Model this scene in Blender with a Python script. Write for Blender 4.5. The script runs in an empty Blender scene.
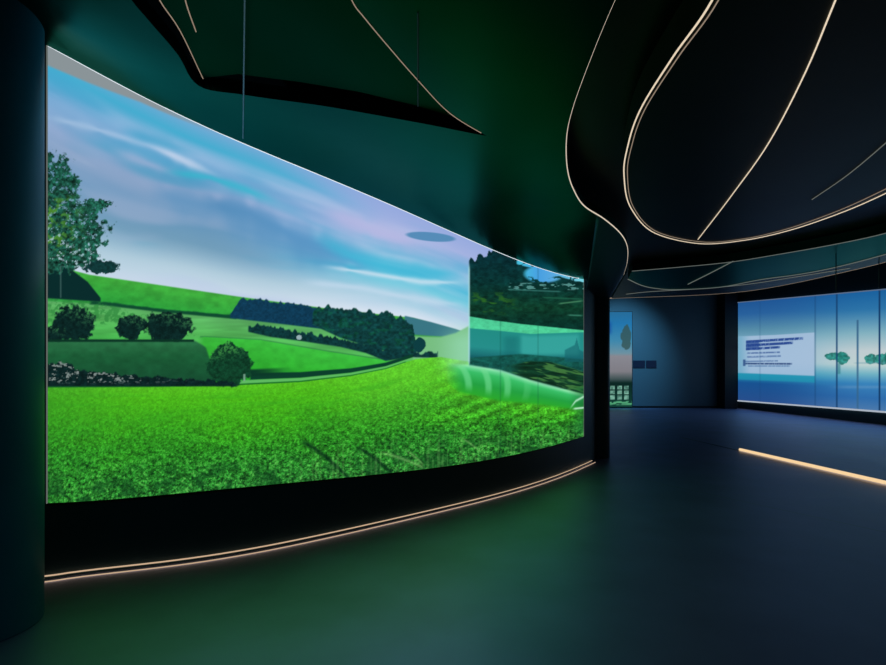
import bpy, bmesh, math, random
import numpy as np
from mathutils import Vector, Matrix
from mathutils.geometry import delaunay_2d_cdt

# ------------------------------------------------------------------ camera, world, exposure
FPX, HX, HY, EYE = 520.0, 443.0, 378.0, 1.5      # focal length in pixels, principal column, horizon row, eye height
SC = bpy.context.scene
COL = SC.collection
cam_d = bpy.data.cameras.new('camera')
cam_d.sensor_fit = 'HORIZONTAL'; cam_d.sensor_width = 36.0
cam_d.lens = 36.0 * FPX / 886.0
cam_d.shift_y = (HY - 332.5) / 886.0
cam_d.clip_start = 0.05; cam_d.clip_end = 200
cam = bpy.data.objects.new('camera', cam_d); COL.objects.link(cam)
cam.location = (0, 0, EYE); cam.rotation_euler = (math.pi / 2, 0, 0)
SC.camera = cam

world = bpy.data.worlds.new('dim_hall'); SC.world = world; world.use_nodes = True
world.node_tree.nodes['Background'].inputs[0].default_value = (0.25, 0.70, 0.80, 1)
world.node_tree.nodes['Background'].inputs[1].default_value = 0.036
SC.view_settings.view_transform = 'Standard'; SC.view_settings.look = 'None'
SC.view_settings.gamma = 1.0; SC.view_settings.use_curve_mapping = False
SC.view_settings.exposure = 0.0

def spot(name, loc, target, energy, color, angle, blend=1.0, size=0.3):
    d = bpy.data.lights.new(name, 'SPOT'); d.energy = energy; d.color = color
    d.spot_size = math.radians(angle); d.spot_blend = blend; d.shadow_soft_size = size
    o = bpy.data.objects.new(name, d); COL.objects.link(o); o.location = loc
    o.rotation_euler = (Vector(target) - Vector(loc)).to_track_quat('-Z', 'Y').to_euler()
    return o
# added blue spot without a fixture, brightens the far wall
spot('added_wall_spot', (8.8, 20.5, 6.4), (8.8, 26.0, 2.7), 3200, (0.12, 0.42, 0.72), 56)

# ------------------------------------------------------------------ materials
def sm(a, b, x):
    t = np.clip((np.asarray(x, float) - a) / (b - a), 0, 1); return t * t * (3 - 2 * t)
def s2l(c):
    c = np.asarray(c, dtype=np.float64) / 255.0
    return np.where(c <= 0.04045, c / 12.92, ((c + 0.055) / 1.055) ** 2.4)

def mat(name, color, rough=0.5, metal=0.0, spec=0.5, noise=0.0, nscale=4.0, rough_noise=0.0, bump=0.0):
    m = bpy.data.materials.new(name); m.use_nodes = True
    nt = m.node_tree; b = nt.nodes['Principled BSDF']
    b.inputs['Base Color'].default_value = (*color, 1); b.inputs['Roughness'].default_value = rough
    b.inputs['Metallic'].default_value = metal; b.inputs['Specular IOR Level'].default_value = spec
    if noise or rough_noise or bump:
        tc = nt.nodes.new('ShaderNodeTexCoord'); n = nt.nodes.new('ShaderNodeTexNoise')
        n.inputs['Scale'].default_value = nscale; n.inputs['Detail'].default_value = 5
        nt.links.new(tc.outputs['Object'], n.inputs['Vector'])
        if noise:
            r = nt.nodes.new('ShaderNodeValToRGB')
            r.color_ramp.elements[0].position = 0.3; r.color_ramp.elements[1].position = 0.7
            r.color_ramp.elements[0].color = (*[c * (1 - noise) for c in color], 1)
            r.color_ramp.elements[1].color = (*[c * (1 + noise) for c in color], 1)
            nt.links.new(n.outputs['Fac'], r.inputs['Fac']); nt.links.new(r.outputs['Color'], b.inputs['Base Color'])
        if rough_noise:
            mr = nt.nodes.new('ShaderNodeMapRange')
            mr.inputs['To Min'].default_value = rough - rough_noise; mr.inputs['To Max'].default_value = rough + rough_noise
            nt.links.new(n.outputs['Fac'], mr.inputs['Value']); nt.links.new(mr.outputs['Result'], b.inputs['Roughness'])
        if bump:
            bp_ = nt.nodes.new('ShaderNodeBump'); bp_.inputs['Strength'].default_value = bump
            nt.links.new(n.outputs['Fac'], bp_.inputs['Height']); nt.links.new(bp_.outputs['Normal'], b.inputs['Normal'])
    return m

def emit(name, color, strength):
    m = bpy.data.materials.new(name); m.use_nodes = True; nt = m.node_tree
    nt.nodes.remove(nt.nodes['Principled BSDF'])
    e = nt.nodes.new('ShaderNodeEmission'); e.inputs[0].default_value = (*color, 1); e.inputs[1].default_value = strength
    nt.links.new(e.outputs[0], nt.nodes['Material Output'].inputs[0])
    return m

def screen_mat(name, strength=1.0):
    m = bpy.data.materials.new(name); m.use_nodes = True; nt = m.node_tree
    nt.nodes.remove(nt.nodes['Principled BSDF'])
    a = nt.nodes.new('ShaderNodeAttribute'); a.attribute_name = 'picture'
    e = nt.nodes.new('ShaderNodeEmission'); e.inputs[1].default_value = strength
    nt.links.new(a.outputs['Color'], e.inputs[0])
    nt.links.new(e.outputs[0], nt.nodes['Material Output'].inputs[0])
    return m

M_FLOOR = mat('polished_resin', (0.35, 0.37, 0.62), 0.48, 0.8, 0.6, noise=0.12, nscale=1.3, rough_noise=0.06)
M_WALL = mat('dark_wall_paint', (0.022, 0.060, 0.075), 0.45, 0, 0.35)
M_COLUMN = mat('dark_column_lacquer', (0.026, 0.25, 0.33), 0.5, 0, 0.2, noise=0.15, nscale=1.5)
M_PANEL = mat('ceiling_panel_satin', (0.003, 0.042, 0.033), 0.32, 0.85, 0.1, noise=0.25, nscale=0.9)
M_PANEL.node_tree.nodes['Principled BSDF'].inputs['Specular Tint'].default_value = (0.25, 0.9, 0.7, 1)
M_PANEL2 = mat('recessed_panel_satin', (0.003, 0.026, 0.018), 0.36, 0.95, 0.1, noise=0.2, nscale=0.9)
M_PANEL2.node_tree.nodes['Principled BSDF'].inputs['Specular Tint'].default_value = (0.15, 0.6, 0.45, 1)
M_CEIL = mat('ceiling_black_satin', (0.036, 0.044, 0.032), 0.40, 0.8, 0.15, noise=0.2, nscale=0.8)
M_HIGH = mat('high_ceiling_black', (0.006, 0.010, 0.012), 0.7)
M_BLACK = mat('black_metal', (0.006, 0.007, 0.008), 0.5, 0, 0.3)
M_GREY = mat('grey_metal', (0.20, 0.22, 0.22), 0.4, 0.6)
M_FARWALL = mat('far_wall_paint', (0.08, 0.12, 0.14), 0.6)
M_PLATE = mat('navy_plate', (0.004, 0.008, 0.03), 0.4)
M_WARM = emit('warm_diffuser', (1.0, 0.82, 0.60), 0.85)
M_WARMC = emit('pale_warm_diffuser', (1.0, 0.84, 0.66), 0.7)
M_FOOT = emit('foot_diffuser', (1.0, 0.70, 0.45), 0.60)
M_FAINT = emit('faint_diffuser', (0.75, 0.85, 0.78), 0.16)
M_RIM = emit('white_edge_light', (0.85, 0.92, 1.0), 1.0)
M_WARMDIM = emit('dim_warm_diffuser', (1.0, 0.76, 0.56), 0.30)

# floor: add pale joint lines to the concrete
def floor_joints(m):
    nt = m.node_tree; b = nt.nodes['Principled BSDF']
    tc = nt.nodes.new('ShaderNodeTexCoord'); sep = nt.nodes.new('ShaderNodeSeparateXYZ')
    nt.links.new(tc.outputs['Object'], sep.inputs[0])
    prev = b.inputs['Base Color'].links[0].from_socket
    def line(a, bb, c, w):     # |a x + b y + c| < w
        m1 = nt.nodes.new('ShaderNodeMath'); m1.operation = 'MULTIPLY'; m1.inputs[1].default_value = a
        nt.links.new(sep.outputs['X'], m1.inputs[0])
        m2 = nt.nodes.new('ShaderNodeMath'); m2.operation = 'MULTIPLY_ADD'; m2.inputs[1].default_value = bb
        nt.links.new(sep.outputs['Y'], m2.inputs[0]); nt.links.new(m1.outputs[0], m2.inputs[2])
        m3 = nt.nodes.new('ShaderNodeMath'); m3.operation = 'ADD'; m3.inputs[1].default_value = c
        nt.links.new(m2.outputs[0], m3.inputs[0])
        m4 = nt.nodes.new('ShaderNodeMath'); m4.operation = 'ABSOLUTE'; nt.links.new(m3.outputs[0], m4.inputs[0])
        m5 = nt.nodes.new('ShaderNodeMath'); m5.operation = 'LESS_THAN'; m5.inputs[1].default_value = w
        nt.links.new(m4.outputs[0], m5.inputs[0])
        return m5.outputs[0]
    def through(p, q, w):
        dx, dy = q[0] - p[0], q[1] - p[1]; L = math.hypot(dx, dy)
        a, bb = -dy / L, dx / L
        return line(a, bb, -(a * p[0] + bb * p[1]), w)
    def fl(px, py):
        d = FPX * EYE / (py - HY); return ((px - HX) * d / FPX, d)
    for p, q, w in ((fl(690, 490), fl(880, 531), 0.010), (fl(600, 431), fl(720, 445), 0.012)):
        mx = nt.nodes.new('ShaderNodeMix'); mx.data_type = 'RGBA'
        nt.links.new(through(p, q, w), mx.inputs[0]); nt.links.new(prev, mx.inputs[6])
        mx.inputs[7].default_value = (0.30, 0.36, 0.46, 1); prev = mx.outputs[2]
    nt.links.new(prev, b.inputs['Base Color'])
floor_joints(M_FLOOR)

# ------------------------------------------------------------------ object helpers
def link_mesh(name, me, m, parent=None):
    o = bpy.data.objects.new(name, me); COL.objects.link(o)
    if m is not None: me.materials.append(m)
    if parent is not None: o.parent = parent; o.matrix_parent_inverse = parent.matrix_world.inverted()
    return o
def obj(name, bm, m, parent=None, smooth=False):
    me = bpy.data.meshes.new(name); bmesh.ops.recalc_face_normals(bm, faces=bm.faces[:])
    bm.to_mesh(me); bm.free()
    if smooth:
        for p in me.polygons: p.use_smooth = True
    if parent is not None:                     # things sit at their base: express children relative to it
        me.transform(Matrix.Translation(-Vector(parent['origin'] if 'origin' in parent else parent.location)))
    o = bpy.data.objects.new(name, me); COL.objects.link(o); me.materials.append(m)
    if parent is not None: o.parent = parent
    return o
def struct(o): o['kind'] = 'structure'; return o
def tag(o, label, cat, group=None):
    o['label'] = label; o['category'] = cat; o['kind'] = 'thing'
    if group: o['group'] = group
    return o
def thing(name, label, cat, loc, group=None):
    o = bpy.data.objects.new(name, None); COL.objects.link(o); o.location = loc
    o.empty_display_size = 0.1
    return tag(o, label, cat, group)

def box(bm, lo, hi):
    v = [bm.verts.new((x, y, z)) for x in (lo[0], hi[0]) for y in (lo[1], hi[1]) for z in (lo[2], hi[2])]
    for f in ((0, 1, 3, 2), (4, 6, 7, 5), (0, 4, 5, 1), (2, 3, 7, 6), (0, 2, 6, 4), (1, 5, 7, 3)):
        bm.faces.new([v[i] for i in f])
def tube(bm, pts, rx, rz=None, seg=8, closed=False):
    """sweep an ellipse (rx across, rz up) along a polyline"""
    rz = rz or rx
    P = [Vector(p) for p in pts]; rings = []
    n = len(P)
    for i, p in enumerate(P):
        t = (P[min(i + 1, n - 1)] - P[max(i - 1, 0)]).normalized()
        up = Vector((0, 0, 1)) if abs(t.z) < 0.95 else Vector((0, 1, 0))
        s = t.cross(up).normalized(); u = s.cross(t).normalized()
        rings.append([bm.verts.new(p + s * (rx * math.cos(a)) + u * (rz * math.sin(a)))
                      for a in [2 * math.pi * k / seg for k in range(seg)]])
    for a, b in zip(rings, rings[1:]):
        for k in range(seg): bm.faces.new((a[k], a[(k + 1) % seg], b[(k + 1) % seg], b[k]))
    bm.faces.new(rings[0][::-1]); bm.faces.new(rings[-1])
def spline(pts, n=12):
    """Catmull-Rom through points of any dimension"""
    P = [np.array(p, float) for p in pts]; P = [2 * P[0] - P[1]] + P + [2 * P[-1] - P[-2]]
    out = []
    for i in range(1, len(P) - 2):
        for k in range(n):
            t = k / n; a, b, c, d = P[i - 1:i + 3]
            out.append(0.5 * (2 * b + (c - a) * t + (2 * a - 5 * b + 4 * c - d) * t * t + (3 * b - a - 3 * c + d) * t ** 3))
    out.append(P[-2]); return [tuple(float(x) for x in q) for q in out]

# ------------------------------------------------------------------ the long curved wall (plan measured along its foot)
foot_px = [44, 140, 245, 300, 390, 450, 495, 553, 592]
foot_py = [580, 567.5, 552, 542.5, 521, 508.5, 495.5, 478.5, 461.5]
pf = np.polyfit((np.array(foot_px) - 320) / 280, foot_py, 5)
def foot_row(px): return np.polyval(pf, (np.asarray(px, float) - 320) / 280)
def wall_xy(px):
    d = FPX * EYE / (foot_row(px) - HY); return (np.asarray(px) - HX) * d / FPX, d
top_px = [44, 101.6, 152, 203, 254, 300, 368, 432, 463, 500, 537.5, 584]
top_py = [45, 74, 103, 127, 148.5, 167, 195, 224, 239, 253.5, 266, 280]
bot_px = [44, 150, 300, 390, 444, 531, 560, 584]
bot_py = [503.5, 496, 482.5, 473, 466, 451.5, 444, 435.5]
ptop = np.polyfit((np.array(top_px) - 320) / 280, top_py, 5)
pbot = np.polyfit((np.array(bot_px) - 320) / 280, bot_py, 4)
def top_row(px): return np.polyval(ptop, (np.asarray(px, float) - 320) / 280)
def bot_row(px): return np.polyval(pbot, (np.asarray(px, float) - 320) / 280)
WPX = np.linspace(44, 591, 109)
WX, WD = wall_xy(WPX)
WZT = EYE + (HY - top_row(WPX)) * WD / FPX
WZB = EYE + (HY - bot_row(WPX)) * WD / FPX
W_PLAN = np.stack([WX, WD], 1)
end_pts = spline([tuple(W_PLAN[-1]), (3.02, 10.1), (3.5, 11.8), (4.3, 15.2)], 6)[1:]
W_ALL = np.vstack([[(-4.4, 3.30)], [(-3.6, 3.62)], W_PLAN, np.array(end_pts)])
Z_ALL = np.concatenate([[WZT[0], WZT[0]], WZT, np.full(len(end_pts), WZT[-1])])
ZC = EYE + 1.76                         # underside of the main ceiling panels
def zflat(x):                          # the panels rise gently towards the left
    return ZC + 0.46 * float(sm(0.6, -3.4, x)) if x < .6 else ZC
def zfield(x, y):
    d2 = (W_ALL[:, 0] - x) ** 2 + (W_ALL[:, 1] - y) ** 2; i = int(np.argmin(d2)); dist = math.sqrt(d2[i]); zc = zflat(x); dz = zc - Z_ALL[i]
    return float(zc - dz * (1 - sm(0, 0.9 + 1.9 * abs(dz), dist)))
def bp(px, py, z):                     # measured point of a level surface at height z
    d = FPX * (z - EYE) / (HY - py); return ((px - HX) * d / FPX, d)
def bpf(px, py, fun=None):
    z = ZC; fun = fun or zfield
    for _ in range(60):
        x, y = bp(px, py, z); z = 0.6 * z + 0.4 * fun(x, y)
    return (x, y)
def normals2(P):
    P = np.asarray(P); t = np.gradient(P, axis=0); t /= np.linalg.norm(t, axis=1)[:, None]
    return np.stack([t[:, 1], -t[:, 0]], 1)           # to the right of travel = towards the hall
def ribbon_wall(P, z0, z1, thick, name, m, parent=None):
    """vertical wall following plan P with face at P and thickness behind it"""
    P = np.asarray(P); N = normals2(P); B = P - N * thick
    z0 = np.broadcast_to(z0, len(P)); z1 = np.broadcast_to(z1, len(P))
    bm = bmesh.new(); rows = []
    for i in range(len(P)):
        rows.append([bm.verts.new((P[i, 0], P[i, 1], z0[i])), bm.verts.new((P[i, 0], P[i, 1], z1[i])),
                     bm.verts.new((B[i, 0], B[i, 1], z1[i])), bm.verts.new((B[i, 0], B[i, 1], z0[i]))])
    for a, b in zip(rows, rows[1:]):
        for k in range(4): bm.faces.new((a[k], b[k], b[(k + 1) % 4], a[(k + 1) % 4]))
    bm.faces.new(rows[0]); bm.faces.new(rows[-1][::-1])
    return obj(name, bm, m, parent)

# ------------------------------------------------------------------ room shell
bm = bmesh.new(); box(bm, (-8, -3, -0.2), (17.5, 27, 0)); struct(obj('floor', bm, M_FLOOR))
struct(ribbon_wall(W_ALL, 0.0, np.concatenate([Z_ALL[:2], WZT, Z_ALL[len(WZT) + 2:]]), 0.30, 'wall_left', M_WALL))
bm = bmesh.new(); box(bm, (4, 26, 0), (15.2, 26.3, 6.6)); struct(obj('wall_back', bm, M_FARWALL))
def rwx(d): return 14.14 + (d - 16.6) * 0.065
RW = np.array([(rwx(d), d) for d in (27.0, 22, 17, 12, 7, 2, -3)])
struct(ribbon_wall(RW, 0.0, 6.6, 0.3, 'wall_right', M_WALL))
bm = bmesh.new(); box(bm, (-8, -3, 6.6), (17.5, 27, 6.8)); struct(obj('ceiling', bm, M_HIGH))

# ------------------------------------------------------------------ pictures shown on the displays
class Noise:
    def __init__(s, seed): s.g = np.random.RandomState(seed).rand(256, 256)
    def __call__(s, x, y):
        xi = np.floor(x).astype(int); yi = np.floor(y).astype(int); fx = x - xi; fy = y - yi
        fx = fx * fx * (3 - 2 * fx); fy = fy * fy * (3 - 2 * fy); g = s.g
        a = g[yi % 256, xi % 256]; b = g[yi % 256, (xi + 1) % 256]
        c = g[(yi + 1) % 256, xi % 256]; d = g[(yi + 1) % 256, (xi + 1) % 256]
        return a + (b - a) * fx + (c - a) * fy + (a - b - c + d) * fx * fy
def fbm(x, y, seed, octv=4, gain=0.5):
    t = 0; a = 1; n = 0
    for k in range(octv):
        t = t + a * Noise(seed + k)(x * 2 ** k + 17 * k, y * 2 ** k + 31 * k); n += a; a *= gain
    return t / n
def C(*c): return np.array(c, float)
def over(img, mask, col):
    mask = np.clip(mask, 0, 1)[..., None]; img[:] = img * (1 - mask) + np.asarray(col) * mask
def curve(X, pts):
    p = np.array(pts, float); return np.interp(X, p[:, 0], p[:, 1])
def inside(X, Y, up, lo, x0, x1, soft=1.0):
    return sm(-soft, soft, Y - up) * sm(-soft, soft, lo - Y) * sm(-soft, soft, X - x0) * sm(-soft, soft, x1 - X)
def blob(X, Y, cx, cy, rx, ry, seed, rough=0.35, sc=0.22):
    r = np.sqrt(((X - cx) / rx) ** 2 + ((Y - cy) / ry) ** 2)
    n = fbm(X * sc, Y * sc, seed, 4) - 0.5
    return sm(0.06, -0.06, r - 1 + n * 2 * rough)
def ramp(t, stops):
    p = np.array([s[0] for s in stops]); c = np.array([s[1] for s in stops], float)
    return np.stack([np.interp(t, p, c[:, k]) for k in range(3)], -1)

def paint_meadow(X, Y):
    hor = curve(X, [(40, 262), (90, 275), (240, 297), (330, 309), (413, 318), (470, 334), (590, 352)])
    top = top_row(X)
    v = (Y - top) / (hor - top)
    # sky
    wob = (fbm(X * 0.008, Y * 0.010, 5, 2) - 0.5) * 0.10
    img = ramp(v + wob * 0.6, [(0, (112, 170, 212)), (0.10, (70, 172, 208)), (0.24, (96, 160, 205)), (0.38, (128, 166, 212)),
                         (0.55, (112, 165, 208)), (0.72, (126, 174, 206)), (0.86, (176, 204, 220)), (1.0, (208, 222, 236))])
    right = sm(250, 400, X)
    imr = ramp(v + wob * 0.7, [(0, (150, 170, 222)), (0.28, (170, 182, 226)), (0.46, (150, 196, 226)), (0.58, (84, 188, 218)),
                         (0.72, (124, 204, 224)), (0.84, (168, 206, 226)), (1.0, (214, 226, 240))])
    over(img, right, imr)
    st = fbm(X * 0.008 + 3, v * 6 + wob * 9, 21, 3)
    over(img, sm(0.42, 0.78, st) * 0.55 * sm(0.05, 0.2, v), C(180, 196, 230))
    st = fbm(X * 0.007 + 9, v * 6 + wob * 9 + 40, 33, 3)
    over(img, sm(0.50, 0.80, st) * 0.55 * sm(0.04, 0.12, v) * sm(0.98, 0.7, v), C(56, 166, 206))
    st = fbm(X * 0.009 + 30, v * 11 + wob * 10, 47, 3)
    over(img, sm(0.58, 0.86, st) * 0.45 * sm(0.1, 0.25, v), C(205, 216, 238))
    def streak(pts, w, col, a):
        yy = curve(X, pts); x0, x1 = pts[0][0], pts[-1][0]
        wd = w * (0.4 + 0.9 * fbm(X * 0.06, Y * 0.03, 77, 2))
        e = np.exp(-((Y - yy) / wd) ** 2) * sm(x0 - 6, x0 + 25, X) * sm(x1 + 6, x1 - 35, X)
        over(img, e * a, col)
    streak([(44, 117), (90, 128), (150, 146), (205, 168)], 4, C(165, 196, 228), 0.75)
    streak([(150, 145), (185, 162), (222, 178)], 6, C(196, 212, 236), 0.8)
    streak([(110, 150), (150, 165), (185, 178)], 7, C(176, 188, 224), 0.6)
    streak([(165, 172), (210, 178), (245, 190), (280, 204)], 5, C(60, 186, 212), 0.8)
    streak([(120, 130), (170, 146), (200, 156)], 6, C(62, 160, 200), 0.6)
    streak([(200, 200), (250, 214), (300, 240), (380, 268)], 12, C(84, 148, 200), 0.75)
    streak([(310, 236), (350, 256), (400, 270), (470, 276)], 9, C(66, 184, 216), 0.8)
    streak([(320, 266), (360, 272), (420, 282), (468, 283)], 3, C(206, 226, 240), 0.8)
    streak([(300, 282), (360, 288), (420, 300), (468, 306)], 4, C(200, 220, 238), 0.6)
    streak([(320, 210), (380, 232), (430, 252)], 10, C(184, 184, 226), 0.7)
    img *= (1 - .10 * sm(330, 200, X) * sm(.2, .5, v) * sm(.9, .7, v))[..., None]
    streak([(150, 190), (220, 212), (300, 248), (350, 262)], 16, C(84, 144, 190), 0.5)
    # cigar shaped cloud
    over(img, sm(1.1, 0.85, np.sqrt(((X - 430) / 25) ** 2 + ((Y - 237 - (X - 430) * 0.09) / 4.6) ** 2)), C(86, 140, 184))
    # grey band under the upper left edge
    gb = curve(X, [(40, 20), (90, 14), (140, 6), (200, 2), (260, 0), (600, 0)])
    over(img, sm(2.5, -1.0, (Y - top) - gb) * sm(230, 150, X), C(138, 148, 152))
    # --- hills
    fine = fbm(X * 0.55, Y * 0.55, 60, 3); mid = fbm(X * 0.12, Y * 0.18, 66, 4)
    land = sm(-0.8, 0.8, Y - hor)
    hill = ramp((Y - hor) / 40, [(0, (66, 172, 62)), (0.6, (44, 156, 58)), (1.0, (56, 158, 74))])
    hill = hill * (0.86 + 0.28 * mid)[..., None]
    over(img, land, hill)
    # second band of fields below the far hedge
    l2 = curve(X, [(40, 301), (100, 304), (160, 311), (235, 318), (330, 330), (440, 350), (600, 372)])
    f2 = ramp((Y - l2) / 60, [(0, (92, 172, 98)), (0.3, (84, 178, 88)), (1, (46, 168, 58))]) * (0.85 + 0.3 * fbm(X * .03, Y * .25, 71, 3))[..., None]
    over(img, sm(-0.8, 0.8, Y - l2), f2)
    over(img, inside(X, Y, l2 - 3.5 + 2 * mid, l2 + 1.2, 90, 236), C(16, 74, 48))
    over(img, inside(X, Y, curve(X, [(40, 298), (90, 300), (200, 330)]), curve(X, [(40, 330), (90, 326), (140, 320), (190, 318)]), 30, 150, 2) * sm(0.40, 0.6, fbm(X * .3, Y * .35, 92, 4)) * .7, C(46, 132, 60))
    # field edge line
    yl = curve(X, [(205, 337), (260, 340), (330, 352), (390, 361)])
    over(img, inside(X, Y, yl - .8, yl + .8, 200, 380) * .7, C(34, 104, 62))
    f3 = ramp((Y - yl) / 35, [(0, (60, 186, 62)), (1, (44, 170, 44))]) * (0.9 + 0.2 * mid)[..., None]
    over(img, sm(-0.8, .8, Y - yl) * sm(196, 206, X), f3)
    # shaded field on the left
    sf = inside(X, Y, curve(X, [(40, 339), (195, 341), (215, 352)]), 392 + 0 * X, 30, curve(Y, [(335, 196), (348, 206), (372, 214)]), 1.5)
    over(img, sf, ramp((Y - 340) / 46, [(0, (44, 112, 70)), (0.35, (28, 92, 54)), (1, (22, 74, 48))]) * (0.88 + .24 * mid)[..., None])
    # distant blue hills and the forests
    over(img, inside(X, Y, curve(X, [(405, 316), (430, 322), (455, 329), (475, 336)]), curve(X, [(405, 334), (430, 336), (450, 337), (475, 337)]), 404, 470), C(58, 118, 132))
    over(img, inside(X, Y, curve(X, [(412, 336), (440, 337), (455, 333), (470, 325)]), 362 + 0 * X, 412, 600, 1.5), C(120, 190, 130))
    tb = curve(X, [(228, 318), (240, 298), (262, 300), (290, 304), (320, 309), (336, 314)]) + (fbm(X * .3, X * 0, 81, 3) - .5) * 5
    over(img, inside(X, Y, tb, curve(X, [(228, 318), (280, 324), (330, 330)]), 230, 338), C(16, 58, 84) * (0.8 + .4 * fine)[..., None])
    tf = curve(X, [(310, 318), (318, 308), (330, 307), (345, 309), (360, 312), (380, 313), (400, 317), (412, 324), (416, 345)]) + (fbm(X * .22, X * 0, 83, 3) - .5) * 9
    fo = inside(X, Y, tf, curve(X, [(310, 324), (340, 338), (380, 350), (416, 357)]), 312, 416)
    over(img, fo, C(16, 62, 62) * (0.55 + .9 * fbm(X * .35, Y * .4, 85, 4))[..., None] + C(0, 14, 0) * sm(0.55, .7, fbm(X * .2, Y * .3, 87, 3))[..., None])
    hb = curve(X, [(248, 326), (262, 325), (290, 330), (330, 337), (370, 346), (408, 354), (436, 352)]) + (fbm(X * .35, X * 0, 84, 3) - .5) * 6
    hl = curve(X, [(248, 332), (270, 337), (300, 341), (340, 347), (365, 353), (385, 361), (410, 357), (436, 358)])
    over(img, inside(X, Y, hb, hl, 248, 437), C(14, 54, 56) * (0.6 + .8 * fbm(X * .4, Y * .5, 86, 4))[..., None])
    over(img, blob(X, Y, 298.5, 337.5, 2.6, 2.4, 3, .1), C(150, 176, 180))
    over(img, blob(X, Y, 419, 345, 6, 7, 91, .2), C(14, 62, 66))
    # path and hedge line sweeping to the right
    gt = curve(X, [(40, 387.5), (150, 387), (215, 386), (240, 385), (300, 382), (350, 376), (385, 369), (415, 359), (440, 357), (470, 362), (600, 392)])
    for o1, o2, x0, x1, c in ((-11, -4.5, 250, 412, (12, 62, 44)), (-4.5, -1.2, 235, 412, (96, 186, 98)), (-1.2, 1.0, 40, 405, (18, 92, 40))):
        k = sm(412, 250, X) * .45 + .55
        over(img, inside(X, Y, gt + o1 * k, gt + o2 * k, x0, x1, .8), C(*c))
    over(img, inside(X, Y, gt - 15, gt - 8, 225, 300, 1.5) * sm(300, 250, X), C(12, 56, 40))
    # foreground crop
    dep = np.clip((Y - gt) / np.maximum(bot_row(X) - gt, 10), 0, 1)
    g = ramp(dep, [(0, (88, 190, 34)), (0.12, (76, 182, 28)), (0.35, (62, 166, 28)), (0.6, (46, 140, 32)), (0.8, (42, 124, 40)), (1, (42, 118, 46))])
    over(g, sm(300, 410, X) * sm(.75, .1, dep) * .6, C(104, 210, 54))
    over(g, sm(160, 40, X) * .42, C(44, 132, 40))
    over(g, sm(.3, .7, fbm(X * .018, Y * .05, 101, 3)) * .30 * sm(0.1, .5, dep), C(30, 110, 36))
    tex_s = 0.30 + 0.75 / (1 + 6 * dep)
    t1 = fbm(X * 0.40, Y * 0.46, 110, 4, .8); t2 = fbm(X * 0.85, Y * 1.1, 120, 3, .8)
    t = (t1 * .6 + t2 * .4 - .5) * (0.35 + 3.0 * sm(0.10, .95, dep) + .7 * sm(60, 48, Y * 0 + 55))
    g = g * np.clip(1 + t, .12, 2.1)[..., None]
    over(g, sm(.62, .74, t1) * sm(.35, .9, dep) * .55, C(126, 190, 96))
    over(g, sm(.60, .78, 1 - t1) * sm(.4, .95, dep) * .8, C(10, 58, 26))
    over(g, sm(.48, .66, fbm(X * .07, Y * .12, 131, 3)) * sm(.55, .95, dep) * .55, C(14, 62, 28))
    # crop rows to the right and dark ruts along the bottom
    over(g, sm(.45, .8, fbm(X * .02 + dep * 3, dep * 26, 104, 3)) * sm(.02, .12, dep) * sm(.6, .2, dep) * .35, C(52, 160, 34))
    ang = (X - 300) * .5 + (Y - 360) * 1.15
    rows = np.sin(ang * .42 + 2 * mid) * sm(410, 480, X) * sm(.95, .4, dep)
    g = g * (1 + .17 * rows)[..., None]
    for k, (x0, y0, x1, y1, w) in enumerate(((296, 440, 352, 482, 2.6), (352, 446, 392, 474, 2.4), (400, 448, 424, 466, 1.6), (376, 452, 424, 468, 1.6), (455, 436, 480, 452, 1.2))):
        tt = np.clip((X - x0) / (x1 - x0), 0, 1); yy = y0 + (y1 - y0) * tt ** 1.4
        mk = np.exp(-((Y - yy) / w) ** 2) * sm(x0, x0 + 12, X) * sm(x1 + 1, x1 - 4, X)
        over(g, mk * (.85 if k < 2 else .45), C(10, 46, 24) if k < 2 else C(150, 200, 120))
    stalks = sm(.66, .76, Noise(140)(X * .75, Y * .03)) * sm(.55, .9, dep) * sm(250, 340, X)
    over(g, stalks * .22, C(140, 196, 110))
    over(img, sm(-.7, .7, Y - gt), g)
    # ----- left hand trees, bushes, stones
    over(img, inside(X, Y, curve(X, [(40, 262), (58, 264), (72, 270), (88, 282), (101, 298)]), curve(X, [(40, 298), (101, 302)]), 30, 101), C(10, 44, 44))
    tree = np.maximum(blob(X, Y, 44, 212, 36, 48, 150, .5, .16), np.maximum(blob(X, Y, 66, 232, 44, 26, 151, .55, .18), blob(X, Y, 46, 182, 27, 26, 152, .55, .2)))
    tree = np.maximum(tree, np.maximum(np.maximum(blob(X, Y, 90, 208, 13, 8, 153, .8, .3), blob(X, Y, 104, 204, 12, 3, 156, .8, .3)), blob(X, Y, 62, 256, 38, 16, 154, .5, .2)))
    tex = fbm(X * .35, Y * .4, 160, 4, .7)
    tcol = C(26, 76, 62) * np.clip(-.15 + 2.3 * tex, .15, 2.2)[..., None]
    over(tcol, sm(.50, .72, fbm(X * .22, Y * .26, 170, 3)) * sm(95, 50, X) * sm(190, 205, Y) * sm(262, 240, Y) * .8, C(86, 152, 48))
    holes = sm(.60, .72, fbm(X * .30, Y * .34, 175, 4, .7))
    over(img, tree * (1 - .8 * holes), tcol)
    over(img, blob(X, Y, 103, 267.5, 17, 6.5, 155, .4, .3), C(18, 56, 56) * (.6 + .8 * tex)[..., None])
    over(img, inside(X, Y, 266 + 0 * X, 298 + 0 * X, 60.2, 61.6, .6) * .7, C(70, 104, 100))
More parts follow.
